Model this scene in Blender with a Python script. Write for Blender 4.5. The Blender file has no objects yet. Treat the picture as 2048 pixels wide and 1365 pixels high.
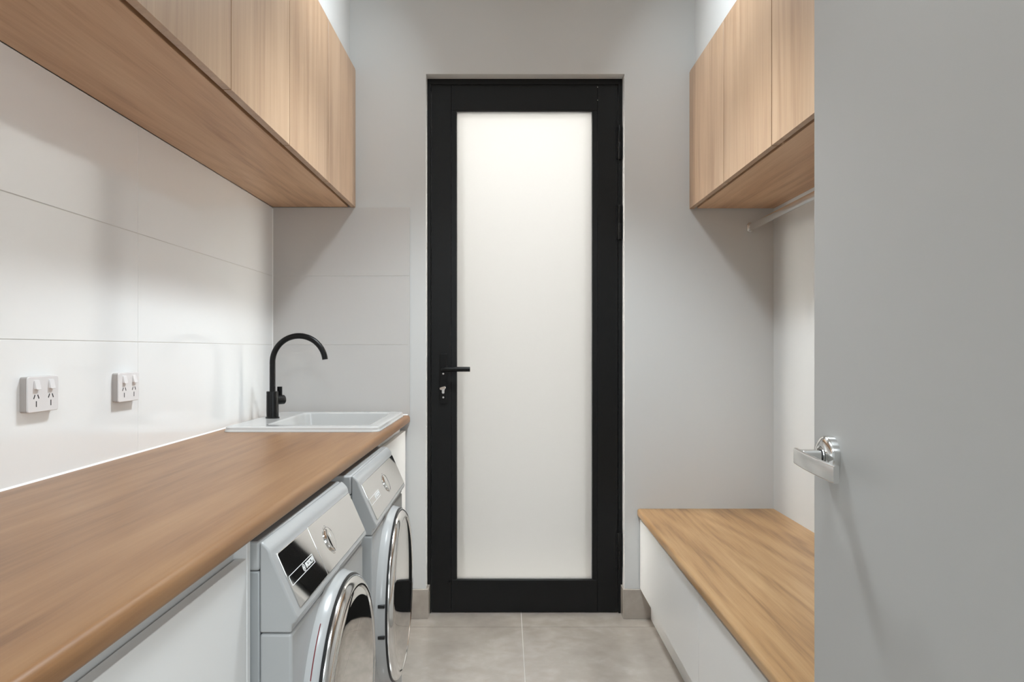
import bpy, bmesh, math
from mathutils import Vector, Matrix

scene = bpy.context.scene
COL = scene.collection
PI = math.pi

# ------------------------------------------------------------------ camera, world, lights, exposure
CAM_Z = 1.18
F_PX = 1490.0
cam_data = bpy.data.cameras.new('camera')
cam = bpy.data.objects.new('camera', cam_data)
COL.objects.link(cam)
cam.location = (0, 0, CAM_Z)
cam.rotation_euler = (PI / 2, 0, 0)
cam_data.sensor_width = 36.0
cam_data.lens = 36.0 * F_PX / 2048.0
cam_data.shift_x = (1024 - 1012) / 2048.0
cam_data.shift_y = (700 - 682.5) / 2048.0
cam_data.clip_start = 0.02
scene.camera = cam

scene.view_settings.view_transform = 'Standard'
scene.view_settings.look = 'None'
scene.view_settings.gamma = 1.0
scene.view_settings.use_curve_mapping = False
scene.view_settings.exposure = 1.96
scene.cycles.use_denoising = True
scene.cycles.max_bounces = 12
scene.cycles.diffuse_bounces = 6

world = bpy.data.worlds.new('world')
scene.world = world
world.use_nodes = True
wn = world.node_tree
wn.nodes.clear()
w_out = wn.nodes.new('ShaderNodeOutputWorld')
w_bg = wn.nodes.new('ShaderNodeBackground')
w_bg.inputs['Color'].default_value = (0.98, 0.985, 1.0, 1)
w_bg.inputs['Strength'].default_value = 4.05
wn.links.new(w_bg.outputs[0], w_out.inputs[0])


def spot(name, loc, energy, size_deg, blend, radius, color=(1.0, 0.95, 0.89)):
    l = bpy.data.lights.new(name, 'SPOT')
    l.energy = energy
    l.spot_size = math.radians(size_deg)
    l.spot_blend = blend
    l.shadow_soft_size = radius
    l.color = color
    o = bpy.data.objects.new(name, l)
    o.location = loc
    COL.objects.link(o)
    return o


CEIL = 2.80


def disk(name, loc, energy, size, aim, spread=180, color=(1.0, 0.955, 0.90)):
    """round added fill light facing along aim"""
    l = bpy.data.lights.new(name, 'AREA')
    l.shape = 'DISK'
    l.size = size
    l.energy = energy
    l.spread = math.radians(spread)
    l.color = color
    o = bpy.data.objects.new(name, l)
    o.location = loc
    o.rotation_euler = Vector(aim).to_track_quat('-Z', 'Y').to_euler()
    COL.objects.link(o)
    return o


COOL = (0.86, 0.945, 1.0)
spot('downlight', (0.07, 2.25, CEIL - 0.012), 62, 106, 0.6, 0.15, COOL)
spot('downlight', (0.07, 0.90, CEIL - 0.012), 25, 90, 0.8, 0.40, COOL)
disk('side_fill', (0.00, 2.60, CEIL - 0.05), 1.5, 0.16, (-0.9, -0.1, -0.55), 130, COOL)  # added pair of fills that brighten the side walls, no fitting there
disk('side_fill', (0.14, 2.60, CEIL - 0.05), 1.5, 0.16, (0.9, -0.1, -0.55), 130, COOL)
_w = disk('hall_side_fill', (1.05, -1.0, 1.6), 8, 0.8, (-2.0, 2.7, -0.1), color=COOL)  # added fill for the near left tiles, no known window there
_w.data.shape = 'RECTANGLE'
_w.data.size_y = 0.9
disk('hall_top_fill', (0.0, -0.8, CEIL - 0.02), 7, 0.30, (0, 0, -1), color=COOL)  # added overhead fill in the unseen hall


# ------------------------------------------------------------------ helpers
def srgb(r, g, b):
    f = lambda c: (c / 255 / 12.92) if c / 255 <= 0.04045 else ((c / 255 + 0.055) / 1.055) ** 2.4
    return (f(r), f(g), f(b), 1.0)


def new_mat(name):
    m = bpy.data.materials.new(name)
    m.use_nodes = True
    nt = m.node_tree
    b = nt.nodes['Principled BSDF']
    return m, nt, b


def plain(name, col, rough=0.5, metal=0.0, spec=0.5, vary=0.03, scale=6.0, coat=0.0, bump=0.0, bump_scale=300):
    """plain painted / moulded surface with a faint procedural variation"""
    m, nt, b = new_mat(name)
    tc = nt.nodes.new('ShaderNodeTexCoord')
    nz = nt.nodes.new('ShaderNodeTexNoise')
    nz.inputs['Scale'].default_value = scale
    nz.inputs['Detail'].default_value = 4
    nt.links.new(tc.outputs['Object'], nz.inputs['Vector'])
    mx = nt.nodes.new('ShaderNodeMix')
    mx.data_type = 'RGBA'
    mx.inputs[6].default_value = [c * (1 - vary) for c in col[:3]] + [1]
    mx.inputs[7].default_value = [min(1, c * (1 + vary)) for c in col[:3]] + [1]
    nt.links.new(nz.outputs['Fac'], mx.inputs[0])
    nt.links.new(mx.outputs[2], b.inputs['Base Color'])
    b.inputs['Roughness'].default_value = rough
    b.inputs['Metallic'].default_value = metal
    b.inputs['Specular IOR Level'].default_value = spec
    b.inputs['Coat Weight'].default_value = coat
    if bump:
        n2 = nt.nodes.new('ShaderNodeTexNoise')
        n2.inputs['Scale'].default_value = bump_scale
        nt.links.new(tc.outputs['Object'], n2.inputs['Vector'])
        bp = nt.nodes.new('ShaderNodeBump')
        bp.inputs['Strength'].default_value = bump
        bp.inputs['Distance'].default_value = 0.001
        nt.links.new(n2.outputs['Fac'], bp.inputs['Height'])
        nt.links.new(bp.outputs[0], b.inputs['Normal'])
    return m


def wood(name, axis, dark, mid, light, rough=0.42, seed=0.0, big=1.0, spec=0.4, fig=0.028, pore=0.13):
    """oak-look laminate, grain running along axis ('y' or 'z')"""
    m, nt, b = new_mat(name)
    N, L = nt.nodes, nt.links
    tc = N.new('ShaderNodeTexCoord')
    oi = N.new('ShaderNodeObjectInfo')
    sh = N.new('ShaderNodeMath'); sh.operation = 'MULTIPLY'; sh.inputs[1].default_value = 7.3
    L.new(oi.outputs['Random'], sh.inputs[0])
    comb = N.new('ShaderNodeCombineXYZ')
    for i in range(3):
        L.new(sh.outputs[0], comb.inputs[i])
    add = N.new('ShaderNodeVectorMath'); add.operation = 'ADD'
    L.new(tc.outputs['Object'], add.inputs[0]); L.new(comb.outputs[0], add.inputs[1])

    def stretched(k, loc):
        mp = N.new('ShaderNodeMapping')
        s = [1, 1, 1]
        s['xyz'.index(axis)] = k
        mp.inputs['Scale'].default_value = s
        mp.inputs['Location'].default_value = (loc + seed, loc * 1.7 + seed, loc * 0.6)
        L.new(add.outputs[0], mp.inputs['Vector'])
        return mp

    def noise(mp, scale, detail, dist, rough_=0.55):
        n = N.new('ShaderNodeTexNoise')
        n.inputs['Scale'].default_value = scale
        n.inputs['Detail'].default_value = detail
        n.inputs['Roughness'].default_value = rough_
        n.inputs['Distortion'].default_value = dist
        L.new(mp.outputs[0], n.inputs['Vector'])
        return n
    n1 = noise(stretched(0.07, 0.0), 9 * big, 5, 0.5)         # broad streaks
    n2 = noise(stretched(0.045, 3.1), 55 * big, 6, 0.3, 0.6)       # fine streaks
    n3 = noise(stretched(0.02, 5.7), 260, 3, 0.0)                   # pores
    # cathedral figure: contour lines of a stretched noise
    n4 = noise(stretched(0.10, 9.3), 3.2 * big, 2, 0.4, 0.4)
    ml = N.new('ShaderNodeMath'); ml.operation = 'MULTIPLY'; ml.inputs[1].default_value = 70
    L.new(n4.outputs['Fac'], ml.inputs[0])
    sn = N.new('ShaderNodeMath'); sn.operation = 'SINE'
    L.new(ml.outputs[0], sn.inputs[0])

    def lin(parts):
        acc = None
        for sock, w in parts:
            mm = N.new('ShaderNodeMath'); mm.operation = 'MULTIPLY_ADD'
            L.new(sock, mm.inputs[0]); mm.inputs[1].default_value = w
            if acc is None:
                mm.inputs[2].default_value = 0.0
            else:
                L.new(acc, mm.inputs[2])
            acc = mm.outputs[0]
        return acc
    tot = lin([(n1.outputs['Fac'], 0.50), (n2.outputs['Fac'], 0.42), (n3.outputs['Fac'], pore), (sn.outputs[0], fig)])
    cr = N.new('ShaderNodeValToRGB')
    e = cr.color_ramp.elements
    e[0].position = 0.36; e[0].color = dark
    e[1].position = 0.70; e[1].color = light
    k = cr.color_ramp.elements.new(0.52); k.color = mid
    L.new(tot, cr.inputs[0])
    L.new(cr.outputs[0], b.inputs['Base Color'])
    b.inputs['Roughness'].default_value = rough
    b.inputs['Specular IOR Level'].default_value = spec
    bp = N.new('ShaderNodeBump')
    bp.inputs['Strength'].default_value = 0.12
    bp.inputs['Distance'].default_value = 0.0008
    L.new(n2.outputs['Fac'], bp.inputs['Height'])
    L.new(bp.outputs[0], b.inputs['Normal'])
    return m


def stone_tile(name, c0, c1, c2, rough=0.22):
    m, nt, b = new_mat(name)
    b.inputs['Specular IOR Level'].default_value = 1.0
    N, L = nt.nodes, nt.links
    tc = N.new('ShaderNodeTexCoord')
    n1 = N.new('ShaderNodeTexNoise'); n1.inputs['Scale'].default_value = 2.6; n1.inputs['Detail'].default_value = 7
    n1.inputs['Roughness'].default_value = 0.62; n1.inputs['Distortion'].default_value = 0.25
    n2 = N.new('ShaderNodeTexNoise'); n2.inputs['Scale'].default_value = 14; n2.inputs['Detail'].default_value = 4
    n2.inputs['Distortion'].default_value = 0.3
    for n in (n1, n2):
        L.new(tc.outputs['Object'], n.inputs['Vector'])
    mm = N.new('ShaderNodeMath'); mm.operation = 'MULTIPLY_ADD'; mm.inputs[1].default_value = 0.35
    L.new(n2.outputs['Fac'], mm.inputs[0])
    m2 = N.new('ShaderNodeMath'); m2.operation = 'MULTIPLY'; m2.inputs[1].default_value = 0.65
    L.new(n1.outputs['Fac'], m2.inputs[0]); L.new(m2.outputs[0], mm.inputs[2])
    cr = N.new('ShaderNodeValToRGB')
    e = cr.color_ramp.elements
    e[0].position = 0.34; e[0].color = c0
    e[1].position = 0.68; e[1].color = c2
    k = cr.color_ramp.elements.new(0.5); k.color = c1
    L.new(mm.outputs[0], cr.inputs[0])
    L.new(cr.outputs[0], b.inputs['Base Color'])
    b.inputs['Roughness'].default_value = rough
    return m


M = {}
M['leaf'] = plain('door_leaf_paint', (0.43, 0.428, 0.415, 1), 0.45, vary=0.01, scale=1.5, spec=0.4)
M['wall'] = plain('wall_paint', (0.575, 0.575, 0.565, 1), 0.75, vary=0.015, scale=1.5, spec=0.3)
M['ceiling'] = plain('ceiling_paint', (0.80, 0.80, 0.79, 1), 0.85, vary=0.01, spec=0.2)
M['tile'] = plain('white_wall_tile', (0.885, 0.893, 0.89, 1), 0.12, vary=0.02, scale=3, spec=0.9)
M['tile'].node_tree.nodes['Principled BSDF'].inputs['IOR'].default_value = 1.85
M['grout'] = plain('pale_grout', (0.60, 0.585, 0.56, 1), 0.9, vary=0.05, scale=40)
M['floor_grout'] = plain('floor_grout', (0.55, 0.52, 0.48, 1), 0.9, vary=0.05, scale=40)
M['floor'] = stone_tile('taupe_floor_tile', srgb(152, 143, 135), srgb(163, 154, 145), srgb(182, 173, 164))
M['caulk'] = plain('white_caulk', (0.82, 0.82, 0.81, 1), 0.5)
M['oak_y'] = wood('oak_worktop', 'y', srgb(108, 74, 45), srgb(137, 99, 65), srgb(153, 116, 80), 0.38, spec=0.42)
M['oak_bench'] = wood('oak_bench', 'y', srgb(118, 82, 48), srgb(166, 127, 82), srgb(186, 149, 104), 0.36, seed=2.4, spec=0.7, fig=0.05, pore=0.17)
M['oak_under'] = wood('oak_underside', 'y', srgb(166, 128, 98), srgb(196, 158, 124), srgb(212, 178, 144), 0.45, seed=5.2)
M['oak_z'] = wood('oak_door', 'z', srgb(154, 122, 95), srgb(175, 144, 115), srgb(188, 158, 129), 0.40, seed=1.3, spec=0.8)
M['white_board'] = plain('white_melamine', (0.77, 0.765, 0.75, 1), 0.35, vary=0.012, scale=2)
M['rail'] = plain('grey_finger_rail', (0.62, 0.615, 0.60, 1), 0.4, vary=0.02)
M['black'] = plain('black_powder_coat', (0.0055, 0.0057, 0.0058, 1), 0.40, vary=0.1, scale=20, spec=0.28, bump=0.05, bump_scale=900)
M['tap_black'] = plain('matt_black_metal', (0.004, 0.004, 0.004, 1), 0.36, vary=0.1, spec=0.25)
M['ceramic'] = plain('white_ceramic', (0.52, 0.52, 0.51, 1), 0.12, vary=0.01, spec=0.5)
M['plastic'] = plain('white_plastic', (0.76, 0.74, 0.735, 1), 0.35, vary=0.01)
M['slot'] = plain('dark_slot', (0.02, 0.02, 0.02, 1), 0.7)
M['plastic_edge'] = plain('grey_plastic_edge', (0.42, 0.39, 0.37, 1), 0.45)
M['chrome'] = plain('polished_chrome', (0.76, 0.76, 0.75, 1), 0.12, metal=1.0, vary=0.02)
M['satin'] = plain('satin_chrome', (0.78, 0.78, 0.77, 1), 0.25, metal=1.0, vary=0.03, scale=30)
M['machine'] = plain('white_enamel', (0.42, 0.425, 0.423, 1), 0.22, vary=0.01, spec=0.5)
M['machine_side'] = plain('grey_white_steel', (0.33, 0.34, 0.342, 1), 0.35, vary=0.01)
M['mirror_panel'] = plain('mirror_silver_panel', (0.80, 0.795, 0.785, 1), 0.035, metal=1.0, vary=0.01)
M['port_glass'] = plain('mirrored_port_glass', (0.70, 0.69, 0.67, 1), 0.03, metal=1.0, vary=0.02)
M['dark_ring'] = plain('dark_rubber', (0.015, 0.015, 0.015, 1), 0.4)
M['red'] = plain('red_accent', (0.16, 0.012, 0.015, 1), 0.4)
M['print_white'] = plain('white_print', (0.85, 0.85, 0.84, 1), 0.4)
M['light_blocker'] = plain('light_blocker_charcoal', (0.055, 0.053, 0.05, 1), 0.8)  # dark colour of the added blocker opposite the glass door
M['paving'] = plain('outside_paving', (0.055, 0.052, 0.046, 1), 0.9, vary=0.1, scale=10)

# frosted glass: clear body, one etched face that scatters the daylight into the room
_m, _nt, _b = new_mat('etched_glass_face')
_nt.nodes.remove(_b)
_out = _nt.nodes['Material Output']
_rf = _nt.nodes.new('ShaderNodeBsdfRefraction')
_rf.inputs['Color'].default_value = (0.97, 0.92, 0.845, 1)
_rf.inputs['Roughness'].default_value = 0.68
_rf.inputs['IOR'].default_value = 1.45
_tr = _nt.nodes.new('ShaderNodeBsdfTranslucent'); _tr.inputs['Color'].default_value = (0.93, 0.91, 0.87, 1)
_mx = _nt.nodes.new('ShaderNodeMixShader'); _mx.inputs[0].default_value = 0.15
_nt.links.new(_rf.outputs[0], _mx.inputs[1]); _nt.links.new(_tr.outputs[0], _mx.inputs[2])
_nt.links.new(_mx.outputs[0], _out.inputs[0])
M['frost'] = _m
_m, _nt, _b = new_mat('clear_glass_body')
_nt.nodes.remove(_b)
_tp = _nt.nodes.new('ShaderNodeBsdfTransparent'); _tp.inputs['Color'].default_value = (0.96, 0.97, 0.96, 1)
_nt.links.new(_tp.outputs[0], _nt.nodes['Material Output'].inputs[0])
M['clear'] = _m


def root_loc(o):
    v = Vector((0, 0, 0))
    while o is not None:
        v += o.location
        o = o.parent
    return v


def add_obj(name, bm, mat, parent=None, bevel=0.0, seg=3, smooth=True, angle=35, mats=None):
    """link one bmesh (written in world coordinates) as ONE mesh object under its parent"""
    if parent is not None:
        bmesh.ops.translate(bm, verts=bm.verts, vec=-root_loc(parent))
    bmesh.ops.recalc_face_normals(bm, faces=bm.faces)
    me = bpy.data.meshes.new(name)
    bm.to_mesh(me)
    bm.free()
    if smooth:
        me.polygons.foreach_set('use_smooth', [True] * len(me.polygons))
        me.set_sharp_from_angle(angle=math.radians(angle))
    for m in (mats or [mat]):
        me.materials.append(m)
    o = bpy.data.objects.new(name, me)
    COL.objects.link(o)
    if parent is not None:
        o.parent = parent
    if bevel:
        md = o.modifiers.new('bevel', 'BEVEL')
        md.width = bevel
        md.segments = seg
        md.limit_method = 'ANGLE'
        md.angle_limit = math.radians(40)
        md.harden_normals = False
    return o


def thing(name, label, cat, loc, group=None):
    o = bpy.data.objects.new(name, None)
    o.empty_display_size = 0.1
    COL.objects.link(o)
    o.location = loc
    tag(o, label, cat, group)
    return o


def tag(o, label, cat, group=None, kind=None):
    o['label'] = label
    o['category'] = cat
    if group:
        o['group'] = group
    if kind:
        o['kind'] = kind
    return o


def struct(o, label=None, cat=None):
    o['kind'] = 'structure'
    if label:
        o['label'] = label
        o['category'] = cat
    return o


def box(bm, x0, x1, y0, y1, z0, z1):
    v = [bm.verts.new(p) for p in ((x0, y0, z0), (x1, y0, z0), (x1, y1, z0), (x0, y1, z0),
                                   (x0, y0, z1), (x1, y0, z1), (x1, y1, z1), (x0, y1, z1))]
    fs = []
    for f in ((0, 3, 2, 1), (4, 5, 6, 7), (0, 1, 5, 4), (1, 2, 6, 5), (2, 3, 7, 6), (3, 0, 4, 7)):
        fs.append(bm.faces.new([v[i] for i in f]))
    return v, fs


def bx(*a):
    bm = bmesh.new()
    box(bm, *a)
    return bm


def prism(bm, pts, axis, a0, a1):
    """extrude closed 2D outline along axis: 'y' -> pts are (x,z); 'x' -> (y,z); 'z' -> (x,y)"""
    def P(p, a):
        if axis == 'y':
            return (p[0], a, p[1])
        if axis == 'x':
            return (a, p[0], p[1])
        return (p[0], p[1], a)
    r0 = [bm.verts.new(P(p, a0)) for p in pts]
    r1 = [bm.verts.new(P(p, a1)) for p in pts]
    n = len(pts)
    bm.faces.new(r0[::-1])
    bm.faces.new(r1)
    for i in range(n):
        j = (i + 1) % n
        bm.faces.new((r0[i], r0[j], r1[j], r1[i]))


def rrect(x0, x1, y0, y1, r, k=6):
    """rounded rectangle outline, counter-clockwise"""
    pts = []
    for cx, cy, a in ((x1 - r, y1 - r, 0), (x0 + r, y1 - r, 90), (x0 + r, y0 + r, 180), (x1 - r, y0 + r, 270)):
        for i in range(k + 1):
            t = math.radians(a + 90 * i / k)
            pts.append((cx + r * math.cos(t), cy + r * math.sin(t)))
    return pts


def frame_from(axis_dir):
    d = Vector(axis_dir).normalized()
    up = Vector((0, 0, 1)) if abs(d.z) < 0.9 else Vector((1, 0, 0))
    u = d.cross(up).normalized()
    v = u.cross(d).normalized()
    return u, v, d


def lathe(bm, c, axis_dir, prof, n=48, caps=(True, True)):
    """prof: list of (radius, distance along axis)"""
    u, v, d = frame_from(axis_dir)
    c = Vector(c)
    rings = []
    for r, h in prof:
        if r < 1e-6:
            rings.append([bm.verts.new(c + d * h)])
        else:
            rings.append([bm.verts.new(c + d * h + u * (r * math.cos(2 * PI * i / n)) + v * (r * math.sin(2 * PI * i / n))) for i in range(n)])
    for a, b in zip(rings, rings[1:]):
        if len(a) == 1 and len(b) == 1:
            continue
        for i in range(n):
            j = (i + 1) % n
            if len(a) == 1:
                bm.faces.new((a[0], b[i], b[j]))
            elif len(b) == 1:
                bm.faces.new((a[i], a[j], b[0]))
            else:
                bm.faces.new((a[i], a[j], b[j], b[i]))
    if caps[0] and len(rings[0]) > 1:
        bm.faces.new(rings[0][::-1])
    if caps[1] and len(rings[-1]) > 1:
        bm.faces.new(rings[-1])


def cyl(bm, c, axis_dir, r, h, n=32, b=0.0):
    if b:
        lathe(bm, c, axis_dir, [(r - b, 0), (r - b * .3, b * .3), (r, b), (r, h - b), (r - b * .3, h - b * .3), (r - b, h)], n)
    else:
        lathe(bm, c, axis_dir, [(r, 0), (r, h)], n)


def tube(bm, path, section, up=(0, 1, 0)):
    """sweep a closed 2D section [(a,b)...] along a path"""
    path = [Vector(p) for p in path]
    rings = []
    for i, p in enumerate(path):
        t = (path[min(i + 1, len(path) - 1)] - path[max(i - 1, 0)]).normalized()
        u = Vector(up)
        u = (u - t * u.dot(t)).normalized()
        w = t.cross(u)
        rings.append([bm.verts.new(p + u * a + w * b) for a, b in section])
    n = len(section)
    for a, b in zip(rings, rings[1:]):
        for i in range(n):
            j = (i + 1) % n
            bm.faces.new((a[i], a[j], b[j], b[i]))
    bm.faces.new(rings[0][::-1])
    bm.faces.new(rings[-1])


def circle(r, n=20):
    return [(r * math.cos(2 * PI * i / n), r * math.sin(2 * PI * i / n)) for i in range(n)]


def loft(bm, loops, close_first=False, close_last=True):
    rings = [[bm.verts.new(p) for p in lp] for lp in loops]
    n = len(rings[0])
    for a, b in zip(rings, rings[1:]):
        for i in range(n):
            j = (i + 1) % n
            bm.faces.new((a[i], a[j], b[j], b[i]))
    if close_first:
        bm.faces.new(rings[0][::-1])
    if close_last:
        bm.faces.new(rings[-1])


def copy_tree(o, loc_delta, parent=None):
    c = o.copy()
    COL.objects.link(c)
    if parent is None:
        c.location = Vector(o.location) + Vector(loc_delta)
    else:
        c.parent = parent
    for ch in list(o.children):
        copy_tree(ch, None, c)
    return c


# ------------------------------------------------------------------ room dimensions (metres; camera stands at x=0, y=0)
XL, XR = -1.024, 1.176            # tiled face of left wall, right wall
YB = 3.275                        # back wall
YF = 0.40                         # inside face of the short wall that carries the entry door
YL = -0.40                        # near end of the left-hand joinery
OX0, OX1, OZ = -0.352, 0.521, 2.393   # opening of the black door
YD = 3.335                        # face of the black door frame

# floor: one mesh, grout bed with separate tiles on it
bm = bmesh.new()
box(bm, -1.6, 1.6, -2.0, 3.40, -0.10, -0.002)
grid_x = [0.068 + 0.6 * k for k in range(-3, 4)]
grid_y = [3.168 + 0.6 * k for k in range(-9, 2)]
for x0 in grid_x[:-1]:
    for y0 in grid_y[:-1]:
        xa, xb = max(x0 + .0015, -1.6), min(x0 + .5985, 1.6)
        ya, yb = max(y0 + .0015, -2.0), min(y0 + .5985, 3.40)
        if xb - xa > .01 and yb - ya > .01:
            v, fs = box(bm, xa, xb, ya, yb, -0.002, 0.0)
            for f in fs:
                f.material_index = 1
floor = add_obj('floor', bm, None, mats=[M['floor_grout'], M['floor']], smooth=False)
struct(floor, 'taupe grey stone-look tiled floor', 'floor')

# walls
o = add_obj('wall_left', bx(XL - 0.20, XL - 0.008, -2.0, YB + 0.3, 0, CEIL), M['wall'], smooth=False)
struct(o, 'painted left wall behind the tiles and oak wall cabinet', 'wall')
o = add_obj('wall_right', bx(XR, XR + 0.2, YF - 0.12, YB + 0.3, 0, CEIL), M['wall'], smooth=False)
struct(o, 'painted right wall above the low oak bench', 'wall')

bm = bmesh.new()       # back wall: one piece with the door opening
outer = [(XL - .2, 0), (OX0, 0), (OX0, OZ), (OX1, OZ), (OX1, 0), (XR + .2, 0), (XR + .2, CEIL), (XL - .2, CEIL)]
prism(bm, outer, 'y', YB, YB + 0.22)
bm.normal_update()
bmesh.ops.triangulate(bm, faces=[f for f in bm.faces if len(f.verts) > 4])
o = add_obj('wall_back', bm, M['wall'], smooth=False)
struct(o, 'grey painted back wall around the black glazed door', 'wall')

EX1 = 0.555                       # short wall beside the open door
o = add_obj('wall_front', bx(EX1, XR, YF - 0.12, YF, 0, CEIL), M['wall'], smooth=False)
struct(o, 'short painted wall that the open door hangs on', 'wall')

o = add_obj('ceiling', bx(XL - .2, XR + .2, -2.0, YB + .3, CEIL, CEIL + .1), M['ceiling'], smooth=False)
struct(o, 'white ceiling', 'ceiling')

# hall behind the camera
bm = bmesh.new()
box(bm, XR + .1, XR + .2, -2.0, YF - .12, 0, CEIL)
box(bm, XL - .2, XR + .2, -2.1, -2.0, 0, CEIL)
struct(add_obj('wall_hall', bm, M['wall'], smooth=False), 'painted walls of the hall outside the laundry', 'wall')

# bulkheads over the wall cabinets
o = add_obj('wall_left_bulkhead', bx(XL - 0.008, -0.686, YL, YB, 2.409, CEIL), M['wall'], smooth=False)
struct(o, 'painted bulkhead above the left oak cabinet', 'wall')
o = add_obj('wall_right_bulkhead', bx(0.831, XR, YF, YB, 2.405, CEIL), M['wall'], smooth=False)
struct(o, 'painted bulkhead above the right oak cabinet', 'wall')

# tiled splashback on left and back walls: grout bed + tiles, 300 high, 1200 long
CT = 0.893                        # worktop height
rows = [CT, 1.2015, 1.504, 1.8055]
bm = bmesh.new()
box(bm, XL - .008, XL - .0012, YL, YB, CT - .03, 1.8055)
cols = [YB, 2.073, 0.873, -0.327, YL]
for a, b in zip(cols, cols[1:]):
    for z0, z1 in zip(rows, rows[1:]):
        v, fs = box(bm, XL - .0079, XL, b + .0008, a - .0008, z0 + .0008, z1 - .0008)
        for f in fs:
            f.material_index = 1
o = add_obj('wall_left_tiles', bm, None, mats=[M['grout'], M['tile']], bevel=0.0006, seg=1, smooth=False)
struct(o, 'glossy white large tiles on the left wall over the worktop', 'wall tiles')
bm = bmesh.new()
YT = YB - .007
box(bm, XL, -0.4225, YT + .0012, YB, CT - .03, 1.8055)
for z0, z1 in zip(rows, rows[1:]):
    v, fs = box(bm, XL + .0008, -0.422, YT, YB - .0001, z0 + .0008, z1 - .0008)
    for f in fs:
        f.material_index = 1
M['tile_back_shaded'] = plain('shaded_wall_tile_back', (0.52, 0.503, 0.485, 1), 0.35, vary=0.02, scale=3, spec=0.5)  # darker copy of the wall tile, back-wall shade put into its colour
o = add_obj('wall_back_tiles', bm, None, mats=[M['grout'], M['tile_back_shaded']], bevel=0.0006, seg=1, smooth=False)
struct(o, 'pale large tiles on the back wall behind the sink', 'wall tiles')

# caulk beads
bm = bmesh.new()
prism(bm, [(XL, CT), (XL + .004, CT), (XL, CT + .004)], 'y', YL, YT)
struct(add_obj('trim_1', bm, M['caulk'], smooth=False), 'thin white sealant bead along the worktop at the left wall', 'sealant')
bm = bmesh.new()
prism(bm, [(YT, CT), (YT - .004, CT), (YT, CT + .004)], 'x', XL, -0.43)
struct(add_obj('trim_2', bm, M['caulk'], smooth=False), 'thin white sealant bead along the worktop at the back wall', 'sealant')
bm = bmesh.new()
prism(bm, [(XL, YT), (XL + .003, YT), (XL, YT - .003)], 'z', CT, 1.80)
struct(add_obj('trim_3', bm, M['caulk'], smooth=False), 'thin white sealant bead in the tiled corner', 'sealant')

# tile skirting beside the black door, returning into the reveal
SK = 0.129
bm = bmesh.new()
prism(bm, [(-0.55, YB), (OX0, YB), (OX0, YD + .02), (OX0 + .012, YD + .02), (OX0 + .012, YB - .012), (-0.55, YB - .012)], 'z', 0, SK)
o = add_obj('baseboard_back_left', bm, M['floor'], bevel=.001, seg=1, smooth=False)
struct(o, 'grey tile skirting left of the black door', 'skirting')
bm = bmesh.new()
prism(bm, [(0.66, YB), (OX1, YB), (OX1, YD + .02), (OX1 - .008, YD + .02), (OX1 - .008, YB - .012), (0.66, YB - .012)], 'z', 0, SK)
o = add_obj('baseboard_back_right', bm, M['floor'], bevel=.001, seg=1, smooth=False)
struct(o, 'grey tile skirting right of the black door', 'skirting')

# outside: paving, and an unseen blocker added to shape the pane's daylight
o = add_obj('ground_outside', bx(-4, 4, 3.40, 9.0, -0.12, -0.02), M['paving'], smooth=False)
struct(o)
o = add_obj('light_blocker_outside', bx(-1.05, 1.2, 4.55, 4.65, -0.02, 2.98), M['light_blocker'], smooth=False)
struct(o)

# ------------------------------------------------------------------ black glazed door
d1 = thing('door_1', 'black framed outside door with one tall frosted glass pane', 'door', (0.083, YD, 0))
d1['kind'] = 'structure'
ZT = 2.393
bm = bmesh.new()
fx0, fx1, lx0, lx1 = OX0 + .0005, OX1 - .0005, -0.337, 0.5035
prism(bm, [(fx0, 0.0), (lx0, 0.0), (lx0, 2.3705), (lx1, 2.3705), (lx1, 0.0), (fx1, 0.0), (fx1, ZT), (fx0, ZT)], 'y', YD - .002, YD + .10)
bm.normal_update()
bmesh.ops.triangulate(bm, faces=[f for f in bm.faces if len(f.verts) > 4])
add_obj('door_frame', bm, M['black'], d1, bevel=.0015, seg=2)
GX0, GX1, GZ0, GZ1 = -0.2193, 0.385, 0.150, 2.250
SX0, SX1 = -0.246, 0.4105         # inner edges of the stiles
leaf = add_obj('stile', bx(lx0 + .003, SX0, YD + .004, YD + .05, 0.004, 2.366), M['black'], d1, bevel=.001, seg=2)
add_obj('stile', bx(SX1, lx1 - .003, YD + .004, YD + .05, 0.004, 2.366), M['black'], d1, bevel=.001, seg=2)
add_obj('top_rail', bx(SX0 + .0006, SX1 - .0006, YD + .0045, YD + .05, GZ1 + .004, 2.366), M['black'], d1, bevel=.001, seg=2)
add_obj('bottom_rail', bx(SX0 + .0006, SX1 - .0006, YD + .0045, YD + .05, 0.004, GZ0 - .004), M['black'], d1, bevel=.001, seg=2)
bm = bmesh.new()                  # glazing bead, a sloped picture frame
lo = [(SX0 + .001, GZ0 - .0035), (SX1 - .001, GZ0 - .0035), (SX1 - .001, GZ1 + .0035), (SX0 + .001, GZ1 + .0035)]
li = [(GX0, GZ0), (GX1, GZ0), (GX1, GZ1), (GX0, GZ1)]
loft(bm, [[(x, YD + .048, z) for x, z in lo], [(x, YD + .006, z) for x, z in lo],
          [(x, YD + .007, z) for x, z in [(GX0 - .003, GZ0 - .002), (GX1 + .003, GZ0 - .002), (GX1 + .003, GZ1 + .002), (GX0 - .003, GZ1 + .002)]],
          [(x, YD + .018, z) for x, z in li], [(x, YD + .048, z) for x, z in li]], close_last=False)
add_obj('glazing_bead', bm, M['black'], d1, smooth=False)
bm = bmesh.new()
v, fs = box(bm, GX0 - .006, GX1 + .006, YD + .016, YD + .022, GZ0 - .002, GZ1 + .002)
for f in fs:
    f.material_index = 0 if all(abs(w.co.y - (YD + .016)) < 1e-6 for w in f.verts) else 1
g = add_obj('glass_pane', bm, None, d1, mats=[M['frost'], M['clear']], smooth=False)
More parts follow.
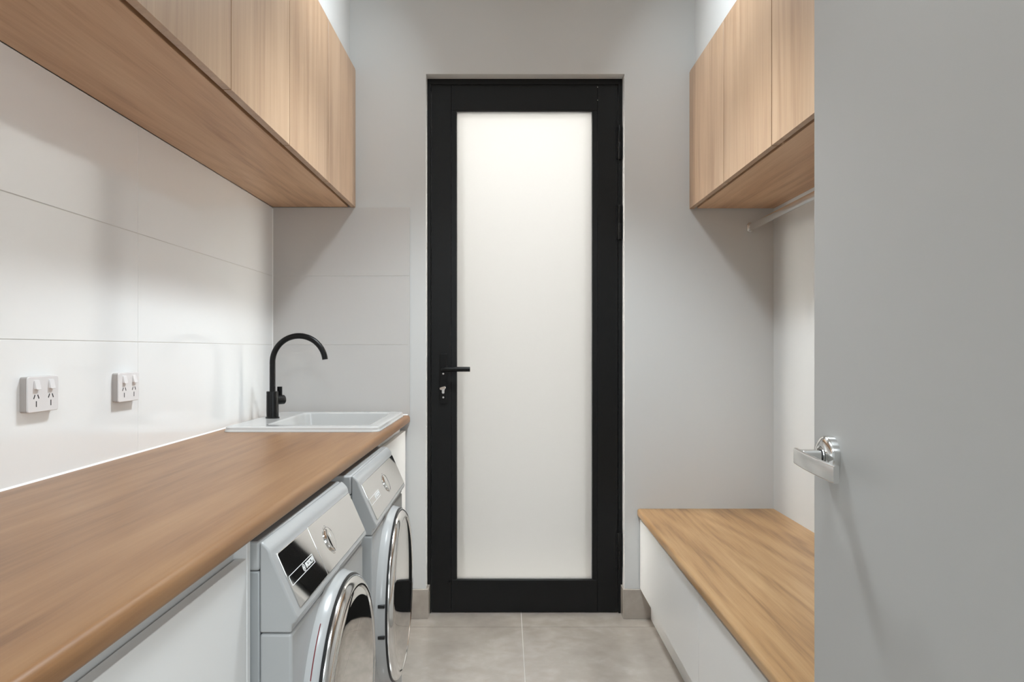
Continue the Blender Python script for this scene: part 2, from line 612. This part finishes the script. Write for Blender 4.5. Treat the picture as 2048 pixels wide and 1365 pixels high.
g['label'] = 'frosted white glass pane'
# hinges
for z0, z1 in ((2.030, 2.182), (1.672, 1.826), (0.202, 0.362)):
    bm = bmesh.new()
    hx = 0.508
    zm = (z0 + z1) / 2
    cyl(bm, (hx, YD - .010, z0), (0, 0, 1), .0085, zm - z0 - .001, 20, .0012)
    cyl(bm, (hx, YD - .010, zm + .001), (0, 0, 1), .0085, z1 - zm - .001, 20, .0012)
    cyl(bm, (hx, YD - .010, zm - .002), (0, 0, 1), .006, .004, 16)
    h = add_obj('hinge', bm, M['tap_black'], d1)
    bm = bmesh.new()
    box(bm, hx - .014, hx - .002, YD - .006, YD + .006, z0 + .004, z1 - .004)
    box(bm, hx + .002, hx + .0125, YD - .006, YD - .001, z0 + .004, z1 - .004)
    add_obj('hinge_leaf', bm, M['tap_black'], h, bevel=.0008, seg=1)
# lever set on the left stile
PX = 1 / 446.8
dx = lambda px: (px - 1012) * PX
dz = lambda py: CAM_Z - (py - 700) * PX
hxc = dx(887)
bm = bmesh.new()
prism(bm, rrect(dx(880), dx(894), dz(808), dz(708), .004), 'y', YD - .006, YD + .004)
bp_ = add_obj('lock_plate', bm, M['tap_black'], d1, bevel=.001, seg=2)
bm = bmesh.new()
zl = dz(738.5)
path = [(hxc, YD - .004, zl), (hxc, YD - .035, zl)]
for i in range(9):
    t = i / 8 * PI / 2
    path.append((hxc + .012 * (1 - math.cos(t)), YD - .035 - .012 * math.sin(t), zl))
path.append((dx(941), YD - .047, zl))
tube(bm, path, circle(.0108, 20), up=(0, 0, 1))
add_obj('lever', bm, M['tap_black'], bp_, angle=50)
for py in (747.8, 795.3):
    bm = bmesh.new()
    lathe(bm, (dx(886.7), YD - .0055, dz(py)), (0, -1, 0), [(.0045, 0), (.0045, .0012), (.0036, .002), (.0016, .002), (.0012, .0006), (0, .0006)], 20)
    s = add_obj('screw', bm, M['satin'], bp_)
    s['label'] = 'silver screw head'
bm = bmesh.new()
prism(bm, rrect(dx(884.2), dx(889.2), dz(787.5), dz(777), .0045), 'y', YD - .012, YD - .004)
cyl(bm, (dx(886.6), YD - .005, dz(778.5)), (0, -1, 0), .0085, .006, 24, .001)
o = add_obj('lock_cylinder', bm, M['satin'], bp_)
o['label'] = 'silver lock cylinder'
bm = bmesh.new()
c_, s_ = math.cos(math.radians(16)), math.sin(math.radians(16))
kx, kz = dx(886.2), dz(776.3)
prism(bm, [(kx + a * c_ - b * s_, kz + a * s_ + b * c_) for a, b in rrect(-.0135, .0135, -.0058, .0058, .0045)], 'y', YD - .026, YD - .010)
o = add_obj('thumb_turn', bm, M['chrome'], bp_, bevel=.0012, seg=2)
o['label'] = 'silver thumb turn'
bm = bmesh.new()      # small peg low on the stile
cyl(bm, (dx(899), YD + .004, dz(1165)), (0, -1, 0), .0048, .022, 16, .001)
add_obj('peg', bm, M['tap_black'], d1)
bm = bmesh.new()      # two bright little drain screws near the top right
for py in (174, 200):
    cyl(bm, (dx(1195.5), YD + .0048, dz(py)), (0, -1, 0), .0016, .002, 10)
add_obj('frame_screw', bm, M['satin'], d1)

# ------------------------------------------------------------------ white entry door, standing open
d2 = thing('door_2', 'plain pale grey inner door standing open beside the bench', 'door', (0.53, 0.44, 0))
d2['kind'] = 'structure'
DX = 0.511
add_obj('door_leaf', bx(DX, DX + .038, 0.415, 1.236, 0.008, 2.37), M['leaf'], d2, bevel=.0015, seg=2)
ry, rz = 1.169, 1.0125
bm = bmesh.new()
lathe(bm, (DX, ry, rz), (-1, 0, 0), [(.0328, 0), (.0328, .009), (.0318, .0125), (.0285, .0160), (.022, .0180), (.0145, .0188), (.0140, .0186), (.0138, .013)], 64)
rose = add_obj('handle_rose', bm, M['chrome'], d2)
rose['label'] = 'polished chrome round handle rose'
bm = bmesh.new()
cyl(bm, (DX - .008, ry, rz), (-1, 0, 0), .0105, .03, 32)
prism(bm, [(y, z) for y, z in rrect(ry - .016, ry + .010, rz - .0105, rz + .0105, .004)], 'x', DX - .050, DX - .022)
add_obj('neck', bm, M['satin'], rose, bevel=.001, seg=2)
bm = bmesh.new()      # lever blade, slightly bowed, running back towards the hinges
secs = []
for i in range(17):
    t = i / 16
    y = ry + .009 - t * .144
    x = DX - .054 + .004 * (2 * t - 1) ** 2 - .003
    secs.append((x, y, t))
loops = []
for x, y, t in secs:
    hh = .0122
    loops.append([(x - .0035 + a, y, rz - .0065 * t + b) for a, b in rrect(0, .008, -hh, hh, .0022, 3)])
loft(bm, loops, True, True)
o = add_obj('lever', bm, M['satin'], rose, angle=50)
o['label'] = 'flat polished chrome lever'
for z in (0.22, 1.2, 2.15):
    bm = bmesh.new()
    cyl(bm, (DX - .004, 0.413, z - .05), (0, 0, 1), .006, .10, 16, .001)
    add_obj('hinge', bm, M['satin'], d2)

# ------------------------------------------------------------------ worktop with the sink cut-out
WX0, WX1, WY0, WY1, WZ0, WZ1 = XL + .0005, -0.421, YL, YT - .0005, 0.861, CT
HX0, HX1, HY0, HY1 = -0.875, -0.478, 2.652, 3.206
r = .013
prof = [(WX0, WZ1), (HX0, WZ1), (HX1, WZ1)]
hole_top = 1
for i in range(7):
    t = PI / 2 * (1 - i / 6)
    prof.append((WX1 - r + r * math.cos(t), WZ1 - r + r * math.sin(t)))
r2 = .007
for i in range(5):
    t = -PI / 2 * (i / 4)
    prof.append((WX1 - r2 + r2 * math.cos(t), WZ0 + r2 + r2 * math.sin(t)))
nb = len(prof)
prof += [(HX1, WZ0), (HX0, WZ0), (WX0, WZ0)]
bm = bmesh.new()
rings = [[bm.verts.new((x, y, z)) for x, z in prof] for y in (WY0, HY0, HY1, WY1)]
n = len(prof)
for k in range(3):
    for i in range(n):
        j = (i + 1) % n
        if k == 1 and (i == 1 or i == nb):
            continue
        bm.faces.new((rings[k][i], rings[k][j], rings[k + 1][j], rings[k + 1][i]))
bm.faces.new(rings[0][::-1]); bm.faces.new(rings[3])
a, b = rings[1], rings[2]
bm.faces.new((a[1], a[2], a[nb], a[nb + 1])); bm.faces.new((b[1], b[nb + 1], b[nb], b[2]))
bm.faces.new((a[1], a[nb + 1], b[nb + 1], b[1])); bm.faces.new((a[2], b[2], b[nb], a[nb]))
o = add_obj('worktop', bm, M['oak_y'], angle=50)
tag(o, 'long oak-look worktop with rounded front edge holding the white sink', 'worktop')

# ------------------------------------------------------------------ sink
sk = thing('laundry_sink', 'white ceramic drop-in sink at the far end of the oak worktop', 'sink', (-0.71, 2.91, CT))
SX_0, SX_1, SY0, SY1 = -0.985, -0.443, 2.588, 3.245
RZ = CT + .019


def lp(x0, x1, y0, y1, rr, z):
    return [(x, y, z) for x, y in rrect(x0, x1, y0, y1, rr, 6)]


def off(d):
    return (SX_0 + d, SX_1 - d, SY0 + d, SY1 - d)


BX0, BX1, BY0, BY1 = -0.857, -0.496, 2.672, 3.186
boff = lambda d: (BX0 + d, BX1 - d, BY0 + d, BY1 - d)
bm = bmesh.new()
loops = [lp(*off(0.012), .018, CT), lp(*off(-.002), .03, CT), lp(*off(-.002), .03, CT + .003), lp(*off(.001), .028, CT + .0045),
         lp(*off(.002), .027, CT + .012)]
for i in range(1, 6):
    t = i / 5 * PI / 2
    loops.append(lp(*off(.002 + .008 * (1 - math.cos(t))), .026 - .004 * i / 5, CT + .011 + .008 * math.sin(t)))
loops.append(lp(*off(.02), .02, RZ))
loops.append(lp(*boff(-.014), .035, RZ - .001))
for i in range(0, 5):
    t = i / 4 * PI / 2
    loops.append(lp(*boff(-.006 + .006 * math.sin(t)), .03, RZ - .001 - .008 * (1 - math.cos(t))))
loops.append(lp(*boff(.006), .032, RZ - .06))
loops.append(lp(*boff(.014), .04, RZ - .19))
for i in range(1, 5):
    t = i / 4 * PI / 2
    loops.append(lp(*boff(.014 + .03 * (1 - math.cos(t))), .05, RZ - .19 - .03 * math.sin(t)))
loops.append(lp(*boff(.12), .05, RZ - .224))
loft(bm, loops)
add_obj('basin', bm, M['ceramic'], sk, angle=60)
bm = bmesh.new()
lathe(bm, (-0.676, 2.93, RZ - .2245), (0, 0, 1), [(.043, 0), (.043, .002), (.036, .003), (.03, .001), (0, .001)], 40)
add_obj('drain', bm, M['satin'], sk)

# ------------------------------------------------------------------ tap
TX, TY = -0.917, 2.926
tp = thing('sink_mixer_tap', 'matt black gooseneck tap standing on the sink ledge', 'tap', (TX, TY, RZ))
bm = bmesh.new()
lathe(bm, (TX, TY, RZ), (0, 0, 1), [(.0265, 0), (.0265, .003), (.0245, .0045), (.0232, .005), (.0232, .103), (.0224, .1045), (.012, .1045)], 40)
add_obj('body', bm, M['tap_black'], tp)
bm = bmesh.new()
ar = .1035
zc = 1.131
path = [(TX, TY, RZ + .10), (TX, TY, RZ + .14), (TX, TY, RZ + .18)]
for i in range(33):
    t = PI - i / 32 * math.radians(174)
    path.append((TX + ar + ar * math.cos(t), TY, zc + ar * math.sin(t)))
tube(bm, path, circle(.0112, 24), up=(0, 1, 0))
add_obj('spout', bm, M['tap_black'], tp, angle=60)
bm = bmesh.new()
kd = Vector((0.62, 0.78, 0)).normalized()
cyl(bm, Vector((TX, TY, RZ + .070)) + kd * .015, kd, .0185, .036, 32, .0015)
kb = add_obj('control_knob', bm, M['tap_black'], tp)
bm = bmesh.new()
kc = Vector((TX, TY, 0)) + kd * .033
prism(bm, [(kc.x + a, kc.y + b) for a, b in rrect(-.0095, .0095, -.004, .004, .002, 3)], 'z', RZ + .078, RZ + .122)
add_obj('lever', bm, M['tap_black'], kb, bevel=.001, seg=2)

# ------------------------------------------------------------------ base cabinets under the worktop
CXF = -0.440      # front plane of doors


def base_cabinet(y0, y1, doors, panel_near, label):
    """white carcass with a finger-pull rail; doors = list of (ya, yb)"""
    t = thing('base_cabinet', label, 'cabinet', ((XL + CXF) / 2, (y0 + y1) / 2, 0))
    bm = bmesh.new()
    xa, xb, ya_, yb_ = XL + .01, CXF - .022, y0 + .0015, y1 - .001
    ro = [(xa, ya_), (xb, ya_), (xb, yb_), (xa, yb_)]
    ri = [(xa + .016, ya_ + .016), (xb - .016, ya_ + .016), (xb - .016, yb_ - .016), (xa + .016, yb_ - .016)]
    loft(bm, [[(x, y, .135) for x, y in ro], [(x, y, .788) for x, y in ro], [(x, y, .788) for x, y in ri], [(x, y, .151) for x, y in ri]], True, True)
    add_obj('carcass', bm, M['white_board'], t, smooth=False)
    bm = bmesh.new()
    prism(bm, [(CXF - .0225, .8605), (CXF - .028, .8605), (CXF - .028, .789), (CXF - .001, .789), (CXF - .001, .7925), (CXF - .0225, .7925)], 'y', y0 + (.002), y1 - .017)
    add_obj('finger_rail', bm, M['rail'], t, bevel=.0008, seg=1)
    bm = bmesh.new()
    box(bm, XL + .01, CXF + .0005, *panel_near, 0.0, 0.8605)
    add_obj('end_panel', bm, M['white_board'], t, bevel=.0008, seg=2)
    add_obj('kickboard', bx(CXF - .06, CXF - .045, y0 + .001, y1 - .017, 0, .134), M['white_board'], t, smooth=False)
    for ya, yb in doors:
        add_obj('cabinet_door', bx(CXF - .018, CXF, ya, yb, .14, .826), M['white_board'], t, bevel=.0012, seg=2)
    return t


base_cabinet(YL, 1.281, [(-0.396, 0.060), (0.063, 0.660), (0.663, 1.2625)], (1.2650, 1.2805), 'white base cabinet in the near left corner under the worktop')
t = base_cabinet(2.571, YT - .001, [(2.5895, 3.262)], (2.5715, 2.5875), 'white base cabinet under the sink between dryer and back wall')

# ------------------------------------------------------------------ wall cabinets


def wall_cabinet(side, xw, xf, z0, z1, joints, label):
    """side=+1: front faces +x (left run); -1: front faces -x"""
    y0, y1 = (YL if side > 0 else YF + .01), YB - .0075
    s = side
    t = thing('wall_cabinet', label, 'cabinet', ((xw + xf) / 2, (y0 + y1) / 2, z0))
    lo, hi = sorted((xw + s * .0003, xf - s * .034))
    add_obj('underside_panel', bx(lo, hi, y0, y1, z0, z0 + .018), M['oak_under'], t, bevel=.0008, seg=1, smooth=False)
    lo, hi = sorted((xw + s * .0003, xf - s * .028))
    add_obj('carcass', bx(lo, hi, y0, y1, z0 + .032, z1 - .002), M['oak_under'], t, smooth=False)
    lo, hi = sorted((xf - s * .034, xf - s * .0345))
    lo, hi = sorted((xf - s * .020, xf))
    ys = joints + [y0]
    for a, b in zip(ys, ys[1:]):
        add_obj('cabinet_door', bx(lo, hi, b + .0024, a - .0024, z0 - .0015, z1), M['oak_z'], t, bevel=.0004, seg=1, smooth=False)
    lo, hi = sorted((xf - s * .0205, xf - s * .002))
    add_obj('filler_strip', bx(lo, hi, joints[0] + .001, YB - .0002, z0 - .0015, z1), M['oak_z'], t, smooth=False)
    return t


wall_cabinet(+1, XL, -0.6595, 1.8062, 2.409, [3.258, 2.766, 2.273, 1.7886, 1.294, 0.80, 0.306, -0.19], 'long oak wall cabinet above the worktop on the tiled left wall')
wall_cabinet(-1, XR, 0.8045, 1.8005, 2.400, [3.258, 2.754, 2.256, 1.760, 1.262, 0.764], 'oak wall cabinet above the bench and hanging rail')

# ------------------------------------------------------------------ bench on the right
BZ = 0.481
BXF, BDF = 0.577, 0.588
bm = bmesh.new()
prof = [(XR - .0005, BZ)]
r = .011
for i in range(7):
    t = PI / 2 + PI / 2 * i / 6
    prof.append((BXF + r + r * math.cos(t), BZ - r + r * math.sin(t)))
zb = BZ - .033
r2 = .008
for i in range(5):
    t = PI + PI / 2 * i / 4
    prof.append((BXF + r2 + r2 * math.cos(t), zb + r2 + r2 * math.sin(t)))
prof.append((XR - .0005, zb))
prism(bm, prof, 'y', YF + .05, YB - .0005)
o = add_obj('bench_top', bm, M['oak_bench'], angle=50)
tag(o, 'oak-look bench seat top along the right wall', 'bench top')

t = thing('drawer_cabinet', 'low white cabinet with wide handleless drawers under the oak bench top', 'cabinet', (0.88, 1.85, 0))
add_obj('carcass', bx(BDF + .022, XR - .002, YF + .052, YB - .0015, .128, zb - .0005), M['white_board'], t, smooth=False)
bm = bmesh.new()
prism(bm, [(BDF + .0215, zb - .0005), (BDF + .012, zb - .0005), (BDF + .012, zb - .05), (BDF + .0215, zb - .05)], 'y', YF + .052, YB - .0015)
add_obj('finger_rail', bm, M['rail'], t, smooth=False)
add_obj('kickboard', bx(0.634, 0.65, YF + .052, YB - .013, 0, .1275), M['white_board'], t, smooth=False)
for a, b in zip([3.2725, 2.275, 1.277, 0.460], [2.275, 1.277, 0.460]):
    add_obj('drawer_front', bx(BDF, BDF + .0185, b + .001, a - .001, .131, zb - .014), M['white_board'], t, bevel=.001, seg=2)

# ------------------------------------------------------------------ hanging rail under the right cabinet
t = thing('hanging_rail', 'chrome oval hanging rail fixed to the back wall under the right oak cabinet', 'clothes rail', (1.069, YB, 1.716))
RX, RZ_ = 1.070, 1.716
bm = bmesh.new()
sec = [(a, b) for a, b in rrect(-.0075, .0075, -.015, .015, .0074, 6)]
prism(bm, [(RX + a, RZ_ + b) for a, b in sec], 'y', YF + .005, YB - .004)
add_obj('rail_tube', bm, M['satin'], t, angle=50)
for ya, yb in ((YB - .012, YB), (YF, YF + .012)):
    bm = bmesh.new()
    prism(bm, [(RX + a, RZ_ + b) for a, b in rrect(-.0125, .0125, -.0215, .0215, .0124, 8)], 'y', ya, yb)
    o = add_obj('end_socket', bm, M['satin'], t, bevel=.002, seg=2, angle=50)

# ------------------------------------------------------------------ power outlets
ow, oh = .108, .0765


def outlet(yc, zc, label):
    t = thing('power_outlet', label, 'power outlet', (XL, yc, zc), 'double power outlets on the tiled wall')
    bm = bmesh.new()
    prism(bm, rrect(yc - ow / 2, yc + ow / 2, zc - oh / 2, zc + oh / 2, .006), 'x', XL, XL + .0135)
    add_obj('mounting_block', bm, M['plastic_edge'], t, angle=50)
    bm = bmesh.new()
    prism(bm, rrect(yc - ow / 2, yc + ow / 2, zc - oh / 2, zc + oh / 2, .006), 'x', XL + .0136, XL + .0175)
    fp = add_obj('faceplate', bm, M['plastic'], t, bevel=.001, seg=2, angle=50)
    for s in (-1, 1):
        cy = yc + s * .0255
        bm = bmesh.new()
        zz = zc + .0205
        prism(bm, rrect(cy - .0085, cy + .0085, zz - .010, zz + .010, .003), 'x', XL + .0175, XL + .0195)
        # rocker: pressed in at the top, proud at the bottom
        for v in bm.verts:
            if v.co.x > XL + .019:
                v.co.x += .0045 * (.5 - (v.co.z - zz) / .020)
        add_obj('rocker_switch', bm, M['plastic'], t, bevel=.0004, seg=1, angle=40)
        zs = zc - .011
        bm = bmesh.new()
        for a, oy, oz in ((-28, -.0068, .006), (28, .0068, .006), (0, 0, -.0095)):
            ca, sa = math.cos(math.radians(a)), math.sin(math.radians(a))
            hl = .0048 if a else .0062
            pts = [(cy + oy + p * ca - q * sa * -1 * -1, zs + oz + p * sa + q * ca) for p, q in ((-.0014, -hl), (.0014, -hl), (.0014, hl), (-.0014, hl))]
            prism(bm, pts, 'x', XL + .0170, XL + .0178)
        add_obj('socket_slots', bm, M['slot'], t, smooth=False)
    return t


o1 = outlet(1.622, 1.084, 'white double power outlet nearer the camera on the tiled left wall')
o2 = copy_tree(o1, (0, 1.990 - 1.622, -.003))
o2['label'] = 'white double power outlet beside the upright tile joint, nearer the tap'

# ------------------------------------------------------------------ washing machine and dryer
P1 = Vector((-0.402, 0, 0.822))
P2 = Vector((-0.3585, 0, 0.723))
PV = (P1 - P2).normalized()          # up the slope
PU = Vector((0, 1, 0))
PN = PU.cross(PV).normalized()
if PN.x < 0:
    PN = -PN
PC = (P1 + P2) / 2
PH = (P1 - P2).length


def on_panel(u, v, h):
    """u along the machine's width, v up the slope from the middle of the panel, h out of it"""
    return PC + PU * u + PV * v + PN * h


def panel_prism(bm, pts, h0, h1):
    r0 = [bm.verts.new(on_panel(u, v, h0)) for u, v in pts]
    r1 = [bm.verts.new(on_panel(u, v, h1)) for u, v in pts]
    n = len(pts)
    bm.faces.new(r0[::-1]); bm.faces.new(r1)
    for i in range(n):
        j = (i + 1) % n
        bm.faces.new((r0[i], r0[j], r1[j], r1[i]))


def text_bm(s, size, place):
    cu = bpy.data.curves.new('lettering', 'FONT')
    cu.body = s
    cu.size = size
    cu.extrude = 0.0
    cu.resolution_u = 3
    cu.offset = size * 0.025
    o = bpy.data.objects.new('lettering', cu)
    COL.objects.link(o)
    dg = bpy.context.evaluated_depsgraph_get()
    me = bpy.data.meshes.new_from_object(o.evaluated_get(dg))
    bm = bmesh.new()
    bm.from_mesh(me)
    bpy.data.objects.remove(o)
    bpy.data.curves.remove(cu)
    bpy.data.meshes.remove(me)
    ext = bmesh.ops.extrude_face_region(bm, geom=bm.faces[:])
    for v in [e for e in ext['geom'] if isinstance(e, bmesh.types.BMVert)]:
        v.co.z = 0.0006
    for v in bm.verts:
        v.co = place(v.co.x, v.co.y, v.co.z)
    return bm


def machine(name, label, cat, x_shift, y0, yaw_deg, has_drawer):
    """built with its near side at y=0, then moved and turned into place"""
    W = .598
    yc, zd = W / 2, .445
    t = thing(name, label, cat, (-0.70, yc, 0))
    # body and top
    add_obj('body', bx(-0.99, -.4225, .002, W - .002, .02, .796), M['machine_side'], t, bevel=.003, seg=2)
    bm = bmesh.new()
    prism(bm, [(-.99, .797), (-.4225, .797), (-.4225, .8475), (-.99, .8475)], 'y', .0005, W - .0005)
    add_obj('top_panel', bm, M['machine'], t, bevel=.005, seg=3)
    # fascia
    pr = [(-.4220, .690), (-.4220, .8475), (-.4160, .8450), (-.4075, .8365), (-.4050, .8330), (-.4030, .8285)]
    pr += [(P1.x, P1.z), (P2.x, P2.z), (-.3565, .716), (-.3590, .709), (-.3660, .704), (-.3675, .690)]
    bm = bmesh.new()
    prism(bm, pr, 'y', 0, W)
    add_obj('fascia', bm, M['machine'], t, bevel=.006, seg=4, angle=30)
    # lower front
    bm = bmesh.new()
    prism(bm, [(-.422, .02), (-.366, .02), (-.366, .6885), (-.422, .6885)], 'y', 0, W)
    add_obj('front_panel', bm, M['machine'], t, bevel=.005, seg=3)
    for fy in (.06, W - .06):
        for fx in (-.93, -.45):
            bm = bmesh.new()
            cyl(bm, (fx, fy, 0), (0, 0, 1), .02, .022, 20)
            add_obj('foot', bm, M['dark_ring'], t)
    # control panel
    h = PH / 2 - .002
    if has_drawer:
        bm = bmesh.new()
        panel_prism(bm, rrect(.024, .2155, -h, h, .005, 4), -.002, .0022)
        dr = add_obj('detergent_drawer', bm, M['mirror_panel'], t, bevel=.0012, seg=3, angle=50)
        dr['label'] = 'mirror-finish drawer front'
        bm = bmesh.new()
        panel_prism(bm, rrect(.2168, W - .010, -h, h, .005, 4), -.002, .0022)
        pa = add_obj('control_panel', bm, M['mirror_panel'], t, bevel=.0012, seg=3, angle=50)
    else:
        bm = bmesh.new()
        panel_prism(bm, rrect(.024, W - .010, -h, h, .005, 4), -.002, .0022)
        pa = add_obj('control_panel', bm, M['mirror_panel'], t, bevel=.0012, seg=3, angle=50)
        dr = pa
    pa['label'] = 'mirror-finish control panel'
    # logo strip
    bm = bmesh.new()
    lu0, lu1, lv0, lv1 = .030, .178, -.012, .006
    for q in ((lu0, lu1, lv1 - .0009, lv1), (lu0, lu1, lv0, lv0 + .0009), (lu0, lu0 + .0012, lv0, lv1), (lu1 - .0012, lu1, lv0, lv1)):
        panel_prism(bm, [(q[0], q[2]), (q[1], q[2]), (q[1], q[3]), (q[0], q[3])], .0020, .0027)
    ls = add_obj('logo_strip', bm, M['print_white'], dr, smooth=False)
    bm = text_bm('BOSCH', .0145, lambda a, b, c: on_panel(.126 + a, -.008 + b, .0022 + c))
    o = add_obj('lettering', bm, M['print_white'], dr, smooth=False)
    bm = bmesh.new()
    ec, er = (.113, -.003), .0072
    k = 28
    ro = [bm.verts.new(on_panel(ec[0] + er * math.cos(2 * PI * i / k), ec[1] + er * math.sin(2 * PI * i / k), .0027)) for i in range(k)]
    ri = [bm.verts.new(on_panel(ec[0] + er * .82 * math.cos(2 * PI * i / k), ec[1] + er * .82 * math.sin(2 * PI * i / k), .0027)) for i in range(k)]
    for i in range(k):
        j = (i + 1) % k
        bm.faces.new((ro[i], ro[j], ri[j], ri[i]))
    for q in ((-.0034, -.0022, -.0042, .0042), (.0022, .0034, -.0042, .0042), (-.0022, .0022, -.0007, .0007)):
        panel_prism(bm, [(ec[0] + q[0], ec[1] + q[2]), (ec[0] + q[1], ec[1] + q[2]), (ec[0] + q[1], ec[1] + q[3]), (ec[0] + q[0], ec[1] + q[3])], .0021, .0027)
    add_obj('emblem', bm, M['print_white'], dr, smooth=False)
    # dial
    bm = bmesh.new()
    lathe(bm, on_panel(W / 2 + .012, 0.0, .0020), PN, [(.0315, 0), (.0305, .0008), (.0285, .0008), (.0275, .0)], 56, caps=(False, False))
    dl = add_obj('dial_ring', bm, M['mirror_panel'], t)
    bm = bmesh.new()
    lathe(bm, on_panel(W / 2 + .012, 0.0, .0020), PN, [(.0270, 0), (.0266, .003), (.0250, .0043), (.020, .0047), (0, .0049)], 56)
    add_obj('dial', bm, M['mirror_panel'], dl)
    bm = bmesh.new()
    panel_prism(bm, [(W / 2 + .011, .004), (W / 2 + .013, .004), (W / 2 + .013, .014), (W / 2 + .011, .014)], .0066, .0073)
    add_obj('dial_mark', bm, M['print_white'], dl, smooth=False)
    # door: white collar, chrome ring, mirrored port glass
    c = (0, yc, zd)
    bm = bmesh.new()
    lathe(bm, c, (1, 0, 0), [(.262, -.3665), (.258, -.3615), (.2545, -.352), (.2525, -.3425), (.250, -.3405), (.243, -.341)], 96, caps=(True, True))
    door = add_obj('door', bm, M['machine'], t, angle=50)
    bm = bmesh.new()
    lathe(bm, c, (1, 0, 0), [(.2495, -.3425), (.2512, -.3395), (.2512, -.337), (.249, -.3352), (.246, -.3355)], 96, caps=(False, False))
    add_obj('door_gasket', bm, M['dark_ring'], door)
    bm = bmesh.new()
    lathe(bm, c, (1, 0, 0), [(.247, -.3385), (.2475, -.334), (.2445, -.3285), (.236, -.3225), (.228, -.3205), (.223, -.3215), (.2215, -.325)], 96, caps=(False, False))
    o = add_obj('door_ring', bm, M['chrome'], door, angle=50)
    o['label'] = 'polished metal door ring'
    bm = bmesh.new()
    gp = [(.2225, -.3248)]
    for i in range(0, 9):
        q = i / 8
        gp.append((.2195 * math.cos(q * PI / 2) if i < 8 else 0.0, -.3232 + .007 * math.sin(q * PI / 2)))
    lathe(bm, c, (1, 0, 0), gp, 96, caps=(False, False))
    o = add_obj('door_glass', bm, M['port_glass'], door, angle=60)
    o['label'] = 'dark mirrored round door glass'
    if has_drawer:
        bm = bmesh.new()    # thin red line on the collar by the grip
        secs = []
        for i in range(13):
            a = math.radians(180 - 30 - i * 2.0)
            rr = .2556
            secs.append((-.3552, yc + rr * math.cos(a), zd + rr * math.sin(a)))
        tube(bm, secs, circle(.0011, 8), up=(1, 0, 0))
        o = add_obj('accent_line', bm, M['red'], door)
        o['label'] = 'thin dark red line'
    # hinge block let into the near edge of the collar (dryer) / far edge (washer)
    sgn = -1 if not has_drawer else 1
    for zo in (-.042, .042):
        bm = bmesh.new()
        yh = yc + sgn * .2425
        pts = [(-.3600, yh - .0135), (-.3415, yh - .0135), (-.3415, yh + .0135), (-.3600, yh + .0135)]
        prism(bm, pts, 'z', zd + zo - .0045, zd + zo + .0045)
        add_obj('door_hinge', bm, M['dark_ring'], door, bevel=.001, seg=1)
    # place
    a = math.radians(yaw_deg)
    t.rotation_euler = (0, 0, a)
    t.location = (-0.70 + x_shift, y0 + yc, 0)
    return t


machine('washing_machine', 'white front-loading washing machine nearest the camera with mirrored drawer front', 'washing machine', 0.0, 1.290, -0.7, True)
machine('tumble_dryer', 'white front-loading dryer between washing machine and sink cabinet', 'dryer', 0.012, 1.958, 0.6, False)
